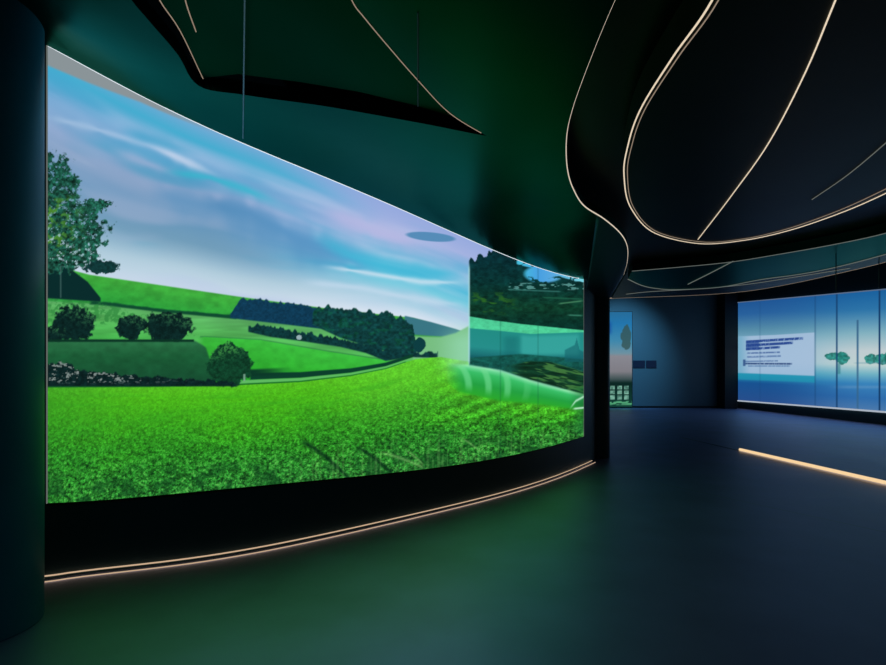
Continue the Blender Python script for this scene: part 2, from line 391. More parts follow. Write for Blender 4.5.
    for k, (cx, cy, rx, ry) in enumerate(((74, 324, 22, 17), (131, 327, 14, 12), (168, 327, 25, 15), (52, 334, 14, 8))):
        b = blob(X, Y, cx, cy, rx, ry, 180 + k, .28, .25) * sm(343, 341, Y)
        bc = C(12, 40, 38) * (.5 + .9 * tex)[..., None]
        over(bc, sm(.45, .7, tex) * sm(-.2, .9, ((X - cx) / rx * .5 - (Y - cy) / ry)) * .75, C(58, 120, 70))
        over(img, b, bc)
    over(img, inside(X, Y, 339.5 + 0 * X, 342 + 0 * X, 44, 194, .8), C(12, 50, 36))
    b = blob(X, Y, 229, 365, 22, 21, 190, .25, .22); bc = C(16, 62, 40) * (.5 + 1.0 * tex)[..., None]
    over(bc, sm(.45, .68, tex) * sm(.1, .9, (-(X - 229) / 22 * .2 - (Y - 365) / 21)) * .85, C(70, 150, 70))
    over(img, b, bc); over(img, inside(X, Y, 374 + 0 * X, 381 + 0 * X, 243, 245, .6) * .8, C(140, 180, 160))
    wall_t = curve(X, [(40, 363), (66, 363), (76, 368), (92, 371), (140, 376), (190, 379), (216, 381), (240, 384)]) + (fbm(X * .25, X * 0, 200, 3) - .5) * 6
    st = inside(X, Y, wall_t, 386.3 + 0 * X, 30, 236)
    sc_ = C(14, 40, 40) * (.5 + .8 * tex)[..., None] * np.ones_like(img)
    sp = fbm(X * .22, Y * .5, 210, 3, .8)
    over(sc_, sm(.55, .66, sp) * sm(210, 110, X) * sm(385, 380, Y) * (Noise(5)(X * .06, Y * .01) > .25), C(128, 142, 138))
    over(img, st, sc_)
    # ----- haze, then the second picture on the right with its terraces and water
    over(img, sm(428, 466, X) * sm(318, 345, Y) * sm(386, 356, Y) * .62, C(156, 222, 190))
    x0 = 468.3
    pane = sm(x0 - .5, x0 + .5, X)
    low = curve(X, [(466, 366), (490, 369), (520, 378), (545, 386), (570, 391), (590, 396)])
    jag = curve(X, [(467, 262), (470, 260), (474, 264), (477, 257), (482, 257), (486, 260), (488, 253), (496, 252), (502, 254), (600, 250)]) + np.abs(np.sin((X - 468) * .42)) * -3
    terr = inside(X, Y, jag, low, x0, 600, .8)
    fol = fbm(X * .2, Y * .32, 222, 4, .65)
    pc = ramp((Y - 255) / 70, [(0, (12, 58, 66)), (.4, (12, 62, 60)), (.75, (18, 72, 50)), (1, (12, 60, 50))]) * (.55 + .9 * fol)[..., None]
    over(pc, sm(.52, .72, fbm(X * .12, Y * .3, 224, 3)) * sm(288, 300, Y) * sm(318, 306, Y) * sm(522, 498, X), C(52, 122, 46))
    sky = np.maximum(sm(1.15, .8, np.sqrt(((X - 543) / 20) ** 2 + ((Y - 274) / 9) ** 2)), inside(X, Y, 260 + 0 * X, curve(X, [(515, 264), (530, 268), (560, 277), (584, 284)]), 516, 600))
    skc = ramp((X - 520) / 60, [(0, (70, 190, 220)), (.3, (72, 160, 226)), (.55, (90, 170, 224)), (1, (120, 210, 224))])
    over(pc, sky * np.maximum(sm(.64, .54, fbm(X * .25, Y * .35, 226, 3)), sm(1.0, .7, np.sqrt(((X - 542) / 17) ** 2 + ((Y - 273) / 8) ** 2))), skc)
    over(pc, sm(.56, .64, fbm(X * .25, Y * .6, 228, 2)) * inside(X, Y, 283 + 0 * X, 290 + 0 * X, 508, 600) * .8, C(120, 196, 190))
    for yy, xa, xb, c in ((289.5, 505, 560, (70, 150, 140)), (297.5, 540, 582, (40, 120, 90)), (304, 556, 582, (100, 180, 130)), (315, 565, 582, (80, 170, 140)), (323, 470, 500, (20, 80, 70))):
        y2 = yy + (X - xa) * (-.12 if yy == 304 else .04)
        over(pc, np.exp(-((Y - y2) / .8) ** 2) * sm(xa, xa + 5, X) * sm(xb + 2, xb - 3, X) * .75, C(*c))
    # mint shore band, water, far bank
    b1 = curve(X, [(466, 316), (490, 320), (520, 324), (560, 328), (590, 331)]); b2 = curve(X, [(466, 328), (500, 331), (530, 334), (560, 333), (590, 332)])
    over(pc, sm(-.8, .8, Y - b1), C(78, 204, 150) * (.85 + .3 * fol)[..., None])
    over(pc, sm(-.8, .8, Y - b2), ramp((Y - b2) / 30, [(0, (34, 140, 132)), (.6, (38, 142, 138)), (.85, (28, 112, 116)), (1, (18, 84, 92))]))
    over(pc, inside(X, Y, b2 + 2, 355 + 0 * X, 520, 578, 3) * .6, C(64, 176, 168))
    over(pc, sm(498, 508, X) * sm(524, 512, X) * sm(333, 340, Y) * .35, C(16, 90, 96))
    bk = curve(X, [(466, 358), (520, 354), (545, 356), (590, 360)])
    over(pc, sm(-1, 1, Y - bk), C(20, 84, 76) * (.6 + .8 * fol)[..., None])
    bk2 = curve(X, [(500, 367), (530, 361), (550, 362), (590, 374)])
    bnk = C(18, 60, 40) * (.5 + .8 * fbm(X * .1, Y * .7, 230, 3))[..., None]
    over(bnk, sm(.5, .7, fbm(X * .08 + Y * .0, (Y - X * .22) * .45, 232, 3)) * .8, C(74, 132, 66))
    over(pc, sm(-1, 1, Y - bk2) * sm(500, 525, X), bnk)
    over(pc, inside(X, Y, curve(X, [(560, 352), (574, 345), (576, 338), (579, 350), (590, 355)]), 362 + 0 * X, 564, 584) * .6, C(22, 96, 104))
    pc[:] = np.where(((Y < b1) & (sky < .3))[..., None], pc * .82, pc)
    over(img, terr, pc)
    over(img, np.exp(-((X - x0) / .9) ** 2) * sm(262, 270, Y) * sm(368, 360, Y) * .8, C(176, 226, 232))
    # mint swirl below the water
    su = curve(X, [(440, 362), (470, 366), (500, 371), (530, 381), (560, 389), (590, 397)])
    sl = curve(X, [(440, 378), (458, 392), (500, 401), (535, 404), (570, 409), (590, 410)])
    ug = (Y - su) / np.maximum(sl - su, 2)
    swc = ramp(ug, [(0, (130, 226, 170)), (.2, (58, 190, 104)), (.6, (36, 160, 66)), (1, (44, 168, 44))])
    arcs = np.sin((X - 446) * .26 - 6.5 * np.sqrt(np.clip(ug + .05, 0, 1)) * sm(560, 450, X) + 2.2 * ug ** 2)
    over(swc, sm(.1, .95, arcs) * .60 * sm(1.0, .6, ug) * sm(545, 500, X), C(118, 222, 150))
    over(img, inside(X, Y, su, sl, 446, 600, 2.0) * sm(440, 466, X), swc)
    over(img, np.exp(-((Y - su) / 1.2) ** 2) * sm(455, 475, X) * .7, C(150, 232, 190))
    over(img, sm(566, 584, X) * inside(X, Y, 386 + 0 * X, 434 + 0 * X, 566, 600, 4) * .6, C(26, 100, 52))
    yy = curve(X, [(568, 410), (575, 401), (586, 395)])
    over(img, np.exp(-((Y - yy) / 1.3) ** 2) * sm(568, 574, X), C(170, 226, 190))
    over(img, np.exp(-((Y - 408.5 - (X - 575) * -.1) / 1) ** 2) * sm(571, 575, X), C(190, 235, 205))
    # panel joints of the display
    for xj in (499.7, 537.3):
        over(img, np.exp(-((X - xj) / .7) ** 2) * .22, C(10, 60, 50))
    return np.clip(img, 0, 255)

def grid_display(name, XYZ, colors, m, parent, label=None):
    """display face from a (rows, cols, 3) grid with one picture colour per vertex"""
    r, c = XYZ.shape[:2]; me = bpy.data.meshes.new(name)
    co = (XYZ.reshape(-1, 3) - np.array(parent.location)).astype(np.float32)
    idx = np.arange(r * c).reshape(r, c)
    q = np.stack([idx[:-1, :-1], idx[:-1, 1:], idx[1:, 1:], idx[1:, :-1]], -1).reshape(-1, 4)
    me.vertices.add(len(co)); me.vertices.foreach_set('co', co.ravel())
    me.loops.add(q.size); me.loops.foreach_set('vertex_index', q.ravel().astype(np.int32))
    me.polygons.add(len(q)); me.polygons.foreach_set('loop_start', np.arange(0, q.size, 4, dtype=np.int32))
    me.update(calc_edges=True)
    at = me.attributes.new('picture', 'FLOAT_COLOR', 'POINT')
    lin = np.concatenate([s2l(colors).reshape(-1, 3), np.ones((r * c, 1))], 1).astype(np.float32)
    at.data.foreach_set('color', lin.ravel())
    me.materials.append(m)
    o = bpy.data.objects.new(name, me); COL.objects.link(o); o.parent = parent
    return o

# ------------------------------------------------------------------ the big curved video wall
M_SCREEN = screen_mat('video_wall_picture', 1.0)
vw = thing('video_wall', 'huge curved video wall showing a bright green meadow under a blue sky', 'screen', (float(WX[55]), float(WD[55]), 0))
NU, NV = 760, 500
px = np.linspace(47, 583, NU); wx, wd = wall_xy(px)
P = np.stack([wx, wd], 1); N = normals2(P); F = P + N * 0.012
t = np.linspace(0, 1, NV)[:, None]
rowpx = bot_row(px)[None, :] * (1 - t) + top_row(px)[None, :] * t
zz = EYE + (HY - rowpx) * wd[None, :] / FPX
grid = np.stack([np.broadcast_to(F[:, 0], zz.shape), np.broadcast_to(F[:, 1], zz.shape), zz], -1)
pic = paint_meadow(np.broadcast_to(px[None, :], zz.shape).copy(), rowpx)
grid_display('display_face', grid, pic, M_SCREEN, vw)
zb, zt = zz[0], zz[-1]
step = slice(0, None, 10)
ribbon = ribbon_wall(P[step] + N[step] * 0.010, zb[step], zt[step], 0.009, 'backing', M_BLACK, vw)
for nm, zrow, m, r in (('edge_light', zt + 0.004, M_RIM, 0.008), ('lower_trim', zb - 0.006, M_BLACK, 0.010)):
    bm = bmesh.new(); tube(bm, [(F[i, 0], F[i, 1], zrow[i]) for i in range(0, NU, 8)], r); obj(nm, bm, m, vw, True)
for i, nm in ((0, 'side_light'), (NU - 1, 'side_light')):
    bm = bmesh.new(); tube(bm, [(F[i, 0], F[i, 1], zb[i]), (F[i, 0], F[i, 1], zt[i])], 0.005); obj(nm, bm, M_FAINT, vw, True)

# ------------------------------------------------------------------ pillars
def round_column(name, label, cx, cy, r, z1, m, seg=64):
    t_ = thing(name, label, 'column', (cx, cy, 0))
    bm = bmesh.new()
    rings = [[bm.verts.new((cx + rr * math.cos(a), cy + rr * math.sin(a), z)) for a in [2 * math.pi * k / seg for k in range(seg)]]
             for rr, z in ((r - 0.006, 0.0), (r, 0.008), (r, z1 - 0.008), (r - .006, z1))]
    for a, b in zip(rings, rings[1:]):
        for k in range(seg): bm.faces.new((a[k], a[(k + 1) % seg], b[(k + 1) % seg], b[k]))
    bm.faces.new(rings[0][::-1]); bm.faces.new(rings[-1])
    o = obj('shaft', bm, m, t_, True)
    return t_
round_column('column', 'large dark round column in the left foreground beside the meadow video wall', -2.83, 3.11, 0.355, ZC + 0.45, M_COLUMN)
CX2, CY2, CR2, CZ2 = 2.945, 9.90, 0.220, 3.02
col2 = round_column('column', 'dark round column with flared top closing the far right end of the meadow video wall', CX2, CY2, CR2, CZ2, M_WALL)

# ------------------------------------------------------------------ ceiling panels
def plate(name, poly, zfun, thick, m, parent, spacing=0.22):
    poly = [(float(a), float(b)) for a, b in poly]
    xs = [p[0] for p in poly]; ys = [p[1] for p in poly]
    pts = [Vector(p) for p in poly]; n = len(pts)
    x = min(xs) + spacing / 2
    A = np.array(poly)
    def inside_poly(x, y):
        c = False; j = n - 1
        for i in range(n):
            if (poly[i][1] > y) != (poly[j][1] > y) and x < (poly[j][0] - poly[i][0]) * (y - poly[i][1]) / (poly[j][1] - poly[i][1]) + poly[i][0]: c = not c
            j = i
        return c
    while x < max(xs):
        y = min(ys) + spacing / 2
        while y < max(ys):
            if inside_poly(x, y) and np.min((A[:, 0] - x) ** 2 + (A[:, 1] - y) ** 2) > (spacing * .35) ** 2: pts.append(Vector((x, y)))
            y += spacing
        x += spacing
    vo, eo, fo, *_ = delaunay_2d_cdt(pts, [(i, (i + 1) % n) for i in range(n)], [], 0, 1e-6)
    bm = bmesh.new()
    lo = [bm.verts.new((v.x, v.y, zfun(v.x, v.y))) for v in vo]
    hi = [bm.verts.new((v.co.x, v.co.y, v.co.z + thick)) for v in lo]
    cnt = {}
    faces = []
    for f in fo:
        c = sum((Vector(vo[i]) for i in f), Vector((0, 0))) / len(f)
        if inside_poly(c.x, c.y):
            faces.append(list(f))
            for a, b in zip(f, f[1:] + f[:1] if isinstance(f, list) else list(f[1:]) + [f[0]]):
                cnt[frozenset((a, b))] = cnt.get(frozenset((a, b)), 0) + 1
    for f in faces:
        bm.faces.new([lo[i] for i in f]).smooth = True; bm.faces.new([hi[i] for i in reversed(f)])
    for e, k in cnt.items():
        if k == 1:
            a, b = tuple(e); s = [bm.verts.new(v.co) for v in (lo[a], lo[b], hi[b], hi[a])]; bm.faces.new(s)
    bmesh.ops.delete(bm, geom=[v for v in bm.verts if not v.link_faces], context='VERTS')
    return obj(name, bm, m, parent)

def led(name, label, pts, r, m, parent=None, chan=True, diff2=None):
    """a light line: part of a ceiling panel, or a thing of its own"""
    if parent is None: t_ = thing(name, label, 'light strip', tuple(pts[len(pts) // 2]))
    else:
        t_ = bpy.data.objects.new(name, None); COL.objects.link(t_); t_.empty_display_size = .1
        t_['label'] = label
        t_.parent = parent; t_.location = (0, 0, 0); t_['origin'] = list(parent.location)
    bm = bmesh.new(); tube(bm, pts, r); obj('diffuser', bm, m, t_, True)
    if diff2 is not None:
        bm = bmesh.new(); tube(bm, diff2[0], diff2[1]); obj('diffuser', bm, diff2[2] if len(diff2) > 2 else m, t_, True)
    if chan:
        bm = bmesh.new(); tube(bm, [(x, y, z + r * 1.5) for x, y, z in pts], r * 1.15, r * 1.0); obj('channel', bm, M_BLACK, t_, True)
    return t_

S_px = [(150, 22), (178, 55), (199, 86), (245, 95), (330, 107), (420, 123), (487, 136)]
B_px = [(487, 136), (450, 113), (418, 80), (390, 48), (365, 18), (352, 0), (338, -40)]
C_px = [(690, -160), (645, -60), (615, 0), (590, 60), (572, 110), (566, 140), (567, 170), (573, 190), (584, 207), (604, 220), (620, 234), (627, 247), (627, 262), (623, 276)]
S_pl = spline([bpf(*p) for p in [(95, -60), (128, -5)] + S_px], 6)
B_pl = spline([bpf(*p) for p in B_px], 6)
C_pl = spline([bpf(*p) for p in C_px], 8)
far_i = len(W_ALL) - 1
wall_side = [tuple(p) for p in W_ALL[::-1]][4:]
p1 = wall_side[:-1] + [(-4.4, 3.0), (-4.4, 0.2)] + S_pl + B_pl[1:] + [(B_pl[-1][0], 0.2), (C_pl[0][0], 0.2)] + C_pl
pan1 = thing('ceiling_canopy', 'large dark green ceiling panel sweeping down to the top of the meadow video wall', 'ceiling panel', (0.5, 5.0, ZC))
plate('panel_board', p1, zfield, 0.10, M_PANEL, pan1)
def rim(poly, dz, off=0.0):
    return [(x, y, zfield(x, y) + dz) for x, y in poly]
led('light_strip', 'thin warm light line along the curved outer edge of the green ceiling panel',
    rim(C_pl, 0.012), 0.0070, M_WARMC, pan1)
led('light_strip', 'thin light line on the curved seam ending in a sharp point above the meadow sky', rim(B_pl[1:], -0.003), 0.0028, M_WARMDIM, pan1)

def z2fun(x, y): return zflat(x) + 0.06
Z2 = ZC + 0.2
P2_px = [(150, -25), (160, 0), (180, 30), (203, 78), (238, 74), (300, 82), (360, 92), (418, 106), (462, 120), (485, 134)]
P2 = [bpf(a, b, z2fun) for a, b in P2_px]
Bin = [(x - 0.0, y) for x, y in B_pl[2:]]
def on_p2(q): return [(x, y, z2fun(x, y) - .004) for x, y in [bpf(a, b, z2fun) for a, b in spline(q, 5)]]
pan2 = thing('ceiling_canopy', 'dark pointed ceiling panel recessed in the notch of the green panel', 'ceiling panel', (-0.4, 3.6, Z2))
p2 = P2 + [(x - .03, y) for x, y in B_pl[4:]] + [(B_pl[-1][0] - .03, 1.2), (P2[0][0], 1.2)]
plate('panel_board', p2, z2fun, 0.06, M_PANEL2, pan2)
led('light_strip', 'short light line on the left edge of the pointed recessed panel', on_p2(P2_px[:4]), 0.0032, M_WARMDIM, pan2)
led('light_strip', 'shortest light line at the top of the picture on the pointed recessed panel', on_p2([(180, -30), (186, 2), (196, 31)]), 0.0035, M_WARMDIM, pan2)
# panel joints
def joint(label, pts, r, m):
    bm = bmesh.new(); tube(bm, pts, r, r * .6); return tag(obj('ceiling_joint', bm, m), label, 'joint')
jp = [bpf(245 - 2 * k / 9, -30 + (138 + 30) * k / 9) for k in range(10)]
joint('thin pale joint running down the ceiling to the meadow video wall', [(x, y, zfield(x, y) - .004) for x, y in jp], 0.005, M_GREY)
jp = [bpf(418, 12 + (106 - 12) * k / 9) for k in range(10)]
joint('thin dark joint in the ceiling beside the pointed seam light', [(x, y, zfield(x, y) - .003) for x, y in jp], 0.004, M_BLACK)

# lower base ceiling between the leaf panels
ZB = ZC + 0.30
E1_px = [(600, 299), (622, 298), (700, 295), (748, 291), (790, 284), (836, 274), (886, 262), (930, 248), (1000, 215), (1060, 170)]
E1 = spline([bp(a, b, ZB) for a, b in E1_px], 6)
inner = [q for q in [tuple(W_ALL[i] + normals2(W_ALL)[i] * 0.62) for i in range(2, 111, 6)] if q[0] > -1.1]
base_poly = [(-1.2, 0.3), (-1.2, 3.0)] + inner + [(3.6, 10.2), (4.4, 13.6)] + E1[6:] + [(7.6, 4.0), (7.6, 0.3)]
cb = thing('ceiling_canopy', 'broad dark blue ceiling slab above the leaf shaped panels', 'ceiling panel', (3.5, 6.0, ZB))
plate('panel_board', base_poly, lambda x, y: ZB, 0.18, M_CEIL, cb, 0.5)
# leaf shaped panel on the right
ZD = ZC
D_px = [(850, -250), (760, -110), (712, 0), (672, 58), (640, 110), (628, 145), (624, 175), (631, 208), (655, 233), (700, 243.5), (745, 240), (790, 230), (840, 213), (886, 193), (940, 165), (1000, 120)]
D_pl = spline([bp(a, b, ZD) for a, b in D_px], 8)
pan3 = thing('ceiling_canopy', 'big leaf shaped dark ceiling panel outlined by a bright warm light line', 'ceiling panel', (3.0, 5.0, ZD))
plate('panel_board', D_pl + [(5.6, 2.0), (5.6, 0.8), (D_pl[0][0], 0.8)], lambda x, y: ZD, 0.22, M_CEIL, pan3)
ND = normals2(D_pl)                                 # right of travel: into the leaf
def d_off(x): return .028 + .06 * float(sm(2.0, 3.6, x))
D_in = [(x + ND[i][0] * d_off(x), y + ND[i][1] * d_off(x), ZD - .004) for i, (x, y) in enumerate(D_pl)]
led('light_strip', 'bright warm light line tracing the rim of the big leaf shaped ceiling panel',
    [(x, y, ZD - .002) for x, y in D_pl], 0.0052, M_WARM, pan3, diff2=(D_in, 0.0032, M_WARMDIM))
led('light_strip', 'bright slanting light line crossing the leaf shaped ceiling panel to its rim',
    [(*bp(a, b, ZD), ZD - .006) for a, b in spline([(880, -110), (835, 0), (806, 70), (770, 140), (733, 193), (698, 239)], 6)], 0.0045, M_WARM, pan3)
led('light_strip', 'faint thin light line near the right edge of the leaf shaped ceiling panel',
    [(*bp(a, b, ZD), ZD - .006) for a, b in spline([(930, 102), (886, 142), (848, 174), (812, 199)], 6)], 0.004, M_FAINT, pan3)
# lower leaf panels further back
ZE = ZC + 0.14
E_lo = [(628, 279), (641, 285), (654, 288), (676, 289.5), (720, 287), (760, 279.5), (800, 274), (836, 267), (886, 254), (930, 240)]
E_up = [(930, 218), (886, 233), (836, 244), (780, 254), (730, 262), (680, 267), (632, 271)]
pan4 = thing('ceiling_canopy', 'dark green ceiling panel further back beyond the leaf shaped panel', 'ceiling panel', (5.5, 9.5, ZE))
El = spline([bp(a, b, ZE) for a, b in E_lo], 5); Eu = spline([bp(a, b, ZE) for a, b in E_up], 5)
plate('panel_board', El + Eu, lambda x, y: ZE, 0.14, M_PANEL, pan4, 0.4)
led('light_strip', 'dim grey light line on the far curved edge of the green panel behind the leaf panel', [(x, y, ZE - .002) for x, y in El], 0.010, M_FAINT, pan4)
led('light_strip', 'dim light line on the near edge of the green panel behind the leaf panel', [(x, y, ZE - .002) for x, y in Eu], 0.006, M_FAINT, pan4)
led('light_strip', 'dim slanting light line crossing the green panel behind the leaf panel', [(*bp(a, b, ZE), ZE - .006) for a, b in ((688, 284), (710, 273), (733, 261))], 0.008, M_FAINT, pan4)
led('light_strip', 'pale warm light line along the far rim of the ceiling above the tree video wall',
    [(x, y, ZB + .01) for x, y in E1[3:]], 0.014, M_WARMDIM, cb)
E3 = [bp(a, b, ZB) for a, b in spline([(626, 294), (650, 291.5), (700, 288.5), (748, 284), (800, 276), (850, 268)], 5)]
led('light_strip', 'second thin pale line just inside the far rim of the ceiling', [(x, y, ZB - .004) for x, y in E3], 0.008, M_FAINT, cb)
# hanging rods in front of the tree video wall
for px_, y0, y1, lb in ((836, 244, 291, 'thin grey rod hanging from the ceiling, left of two before the tree video wall'),
                        (879, 254, 288, 'thin grey rod hanging from the ceiling at the right picture edge')):
    x, d = bp(px_, y0, ZB)
    t_ = thing('hanging_rod', lb, 'rod', (x, d, ZB))
    zlow = EYE + (HY - y1) * d / FPX
    bm = bmesh.new(); tube(bm, [(x, d, ZB), (x, d, zlow)], 0.007); obj('rod', bm, M_GREY, t_, True)
    bm = bmesh.new(); tube(bm, [(x, d, ZB), (x, d, ZB - .02)], 0.03, seg=16); obj('mount', bm, M_GREY, t_, True)

# ------------------------------------------------------------------ light along the foot of the video wall
# flared top of the far column: spreads up into the rim of the green panel
def flare():
    i0 = min(range(len(C_pl)), key=lambda i: abs(HX + FPX * C_pl[i][0] / C_pl[i][1] - 584.5) + (0 if C_pl[i][1] > 5.6 else 99))
    T = np.array(C_pl[i0:]); n = 40
    L = np.concatenate([[0], np.cumsum(np.linalg.norm(np.diff(T, axis=0), axis=1))])
    u = np.linspace(0, L[-1], n)
    T = np.stack([np.interp(u, L, T[:, 0]), np.interp(u, L, T[:, 1])], 1)
    v = Vector((CX2, CY2)).normalized(); base = math.atan2(v.y, v.x)
    bm = bmesh.new(); rows = []
    for k in range(9):
        t = k / 8; row = []
        for j in range(n):
            a = base + math.pi / 2 + math.pi * j / (n - 1)              # left tangent, front, right tangent
            cx, cy = CX2 + CR2 * math.cos(a), CY2 + CR2 * math.sin(a)
            w = t ** 1.6 if 0 else t
            x, y = cx + (T[j, 0] - cx) * w, cy + (T[j, 1] - cy) * w
            row.append(bm.verts.new((x, y, CZ2 - .01 + (zfield(T[j, 0], T[j, 1]) - .004 - CZ2 + .01) * t)))
        for j in range(1, n - 1):                                        # closing side behind
            a = base - math.pi / 2 + math.pi * j / (n - 1)
            cx, cy = CX2 + CR2 * math.cos(a), CY2 + CR2 * math.sin(a)
            s = j / (n - 1); tx, ty = T[-1] * (1 - s) + T[0] * s
            row.append(bm.verts.new((cx + (tx - cx) * t, cy + (ty - cy) * t, CZ2 - .01 + (zfield(tx, ty) - .004 - CZ2 + .01) * t)))
        rows.append(row)
    for p, q in zip(rows, rows[1:]):
        m_ = len(p)
        for j in range(m_): bm.faces.new((p[j], p[(j + 1) % m_], q[(j + 1) % m_], q[j]))
    obj('capital', bm, M_WALL, col2, True)
flare()
fp = [tuple(W_ALL[i] + normals2(W_ALL)[i] * 0.02) for i in list(range(1, 110, 3)) + [110]]
fp_mirror = [tuple(W_ALL[i] + normals2(W_ALL)[i] * 0.075) for i in list(range(1, 110, 3)) + [110]]  # path of the glowing line built as the strip's reflection in the floor
led('light_strip', 'warm light line along the foot of the meadow video wall with a glowing copy as its floor reflection', [(x, y, 0.030) for x, y in fp], 0.006, M_FOOT,
    chan=False, diff2=([(x, y, 0.005) for x, y in fp_mirror], 0.0045, M_FOOT))
# floor strip on the right
def fl(px_, py_):
    d = FPX * EYE / (py_ - HY); return ((px_ - HX) * d / FPX, d)
a, b = fl(740, 451), fl(886, 485)
dx, dy = b[0] - a[0], b[1] - a[1]; e = (b[0] + dx * 1.0, b[1] + dy * 1.0); f0 = (a[0] - dx * .75, a[1] - dy * .75)
fs = thing('light_strip', 'straight warm light strip lying on the floor in front of the tree video wall', 'light strip', (b[0], b[1], 0))
bm = bmesh.new(); tube(bm, [(*a, .032), (*b, .032), (*e, .032)], .028); obj('diffuser', bm, emit('floor_strip_diffuser', (1.0, .70, .38), .95), fs, True)
bm = bmesh.new(); tube(bm, [(*f0, .004), (*a, .004)], .012, .004); obj('channel', bm, M_GREY, fs, True)

# ------------------------------------------------------------------ tree video wall on the right
def paint_lake(X, Y):
    top = 303 - (X - 738) * 13 / 148; bot = 400 + (X - 738) * 11 / 148
    v = (Y - top) / (bot - top); r = sm(760, 870, X)
    img = ramp(v, [(0, (34, 92, 160)), (.12, (44, 104, 168)), (.28, (92, 150, 180)), (.42, (140, 190, 214)), (.6, (150, 196, 222)), (.74, (40, 150, 190)), (.82, (26, 88, 156)), (1, (42, 84, 150))])
    im2 = ramp(v, [(0, (28, 104, 170)), (.15, (48, 124, 180)), (.35, (140, 190, 206)), (.5, (206, 220, 224)), (.62, (206, 226, 224)), (.70, (120, 190, 210)), (.78, (60, 140, 200)), (.9, (50, 116, 184)), (1, (80, 130, 184))])
    over(img, r, im2)
    # text panel
    pt = curve(X, [(738, 336.5), (775, 335), (815, 332.5)]); pb = curve(X, [(738, 373), (815, 376)])
    pn = inside(X, Y, pt, pb, 730, 814.5, .6)
    over(img, pn * .92, C(176, 204, 234)); over(img, pn * sm(752, 738, X) * .7, C(110, 178, 208))
    n = Noise(300)
    def textline(y0, x0, x1, h, col, a, slope=-.06, fr=1.1):
        yy = y0 + (X - x0) * slope
        over(img, sm(h + .4, h - .4, np.abs(Y - yy)) * sm(x0 - .4, x0 + .4, X) * sm(x1 + .5, x1 - .5, X) * a * (.45 + .55 * sm(.18, .42, n(X * fr, Y * .5))), col)
    nv = C(40, 74, 150)
    textline(341.8, 746, 803, 1.3, nv, .95); textline(345.6, 746, 793, 1.3, nv, .95); textline(349.2, 746, 780, 1.2, nv, .95)
    over(img, inside(X, Y, 341 + 0 * X, 350 + 0 * X, 746, 759, .6) * .7, nv)
    textline(353.2, 747, 780, .8, C(76, 108, 166), .8, -.03); textline(357, 747, 781, .9, C(96, 128, 180), .8, -.03)
    textline(361.5, 744, 778, .7, C(84, 118, 172), .7, -.02); textline(363.6, 744, 792, .8, C(50, 78, 130), .95, .005); textline(366, 748, 790, .7, C(90, 130, 180), .7, .0)
    over(img, inside(X, Y, 359.5 + 0 * X, 366 + 0 * X, 743, 745.5, .5) * .8, C(50, 84, 140))
    over(img, inside(X, Y, pb, pb + 6.5, 738, 815, 1.2) * .75, C(36, 160, 190))
    # trees standing in the water
    tn = fbm(X * .5, Y * .5, 310, 3)
    for cx, cy, rx, ry, s in ((836, 356.5, 12, 4.0, 1), (842.5, 358.5, 6.5, 6.5, 2), (870.5, 359, 6, 5, 3), (882, 359.5, 7, 5.5, 4), (890, 358, 6, 6.5, 5)):
        over(img, blob(X, Y, cx, cy, rx, ry, 320 + s, .25, .4) * .9, C(40, 134, 124) * (.55 + .9 * tn)[..., None])
    over(img, inside(X, Y, 363 + 0 * X, 374 + 0 * X, 837.5, 840.5, 1) * .6, C(50, 130, 140))
    over(img, np.exp(-((Y - 363) / .8) ** 2) * sm(852, 858, X) * .45, C(110, 160, 180))
    over(img, np.exp(-((Y - 387) / 1.5) ** 2) * sm(825, 850, X) * .25, C(160, 190, 220))
    # mast and panel joints
    over(img, inside(X, Y, 320 + 0 * X, bot, 856.6, 858.6, .5) * (1 - .3 * v), C(60, 108, 146))
    for xj, a_ in ((815.2, .3), (836.8, .75), (879.5, 1.0), (920, .5), (760, .12)):
        over(img, sm(1.3, .5, np.abs(X - xj)) * a_, C(24, 66, 112))
    return np.clip(img * .93, 0, 255)
lake = thing('video_wall', 'blue video wall with lake trees and a pale text panel on the right hand wall', 'screen', (rwx(18), 18.0, 0))
NU2, NV2 = 420, 200
dd = 1 / np.linspace(1 / 25.9, 1 / 14.0, NU2)                    # finer towards the viewer
xs = rwx(dd) - 0.05
pxs = HX + FPX * xs / dd
t = np.linspace(0, 1, NV2)[:, None]
def lin(d, d0, v0, d1, v1): return v0 + (d - d0) * (v1 - v0) / (d1 - d0)
zt2 = lin(dd, 26, 5.25, 16.6, 4.31); zb2 = lin(dd, 26, .40, 16.6, .447)
zt2 = np.maximum(zt2, 4.0)
z2 = zb2[None, :] * (1 - t) + zt2[None, :] * t
g2 = np.stack([np.broadcast_to(xs, z2.shape), np.broadcast_to(dd, z2.shape), z2], -1)
py2 = HY - (z2 - EYE) * FPX / dd[None, :]
def lake_pic():
    XX = np.broadcast_to(pxs[None, :], z2.shape).copy()
    top = 303 - (XX - 738) * 13 / 148; bot = 400 + (XX - 738) * 11 / 148
    YY = bot * (1 - t) + top * t
    return paint_lake(np.where(XX > 892, 892 + (XX - 892) * .15, XX), np.where(XX > 892, 411.4 * (1 - t) + 289.5 * t, YY))
grid_display('display_face', g2, lake_pic(), screen_mat('lake_picture', 1.0), lake)
P2_ = np.stack([xs, dd], 1)
ribbon_wall(P2_[::12] + [0.005, 0], zb2[::12], zt2[::12], -0.04, 'backing', M_BLACK, lake) if False else None
bm = bmesh.new(); tube(bm, [(xs[i] - .01, dd[i], zb2[i] - .03) for i in range(0, NU2, 10)], .03); obj('edge_light', bm, emit('lower_edge_light', (.75, .85, 1), .55), lake, True)
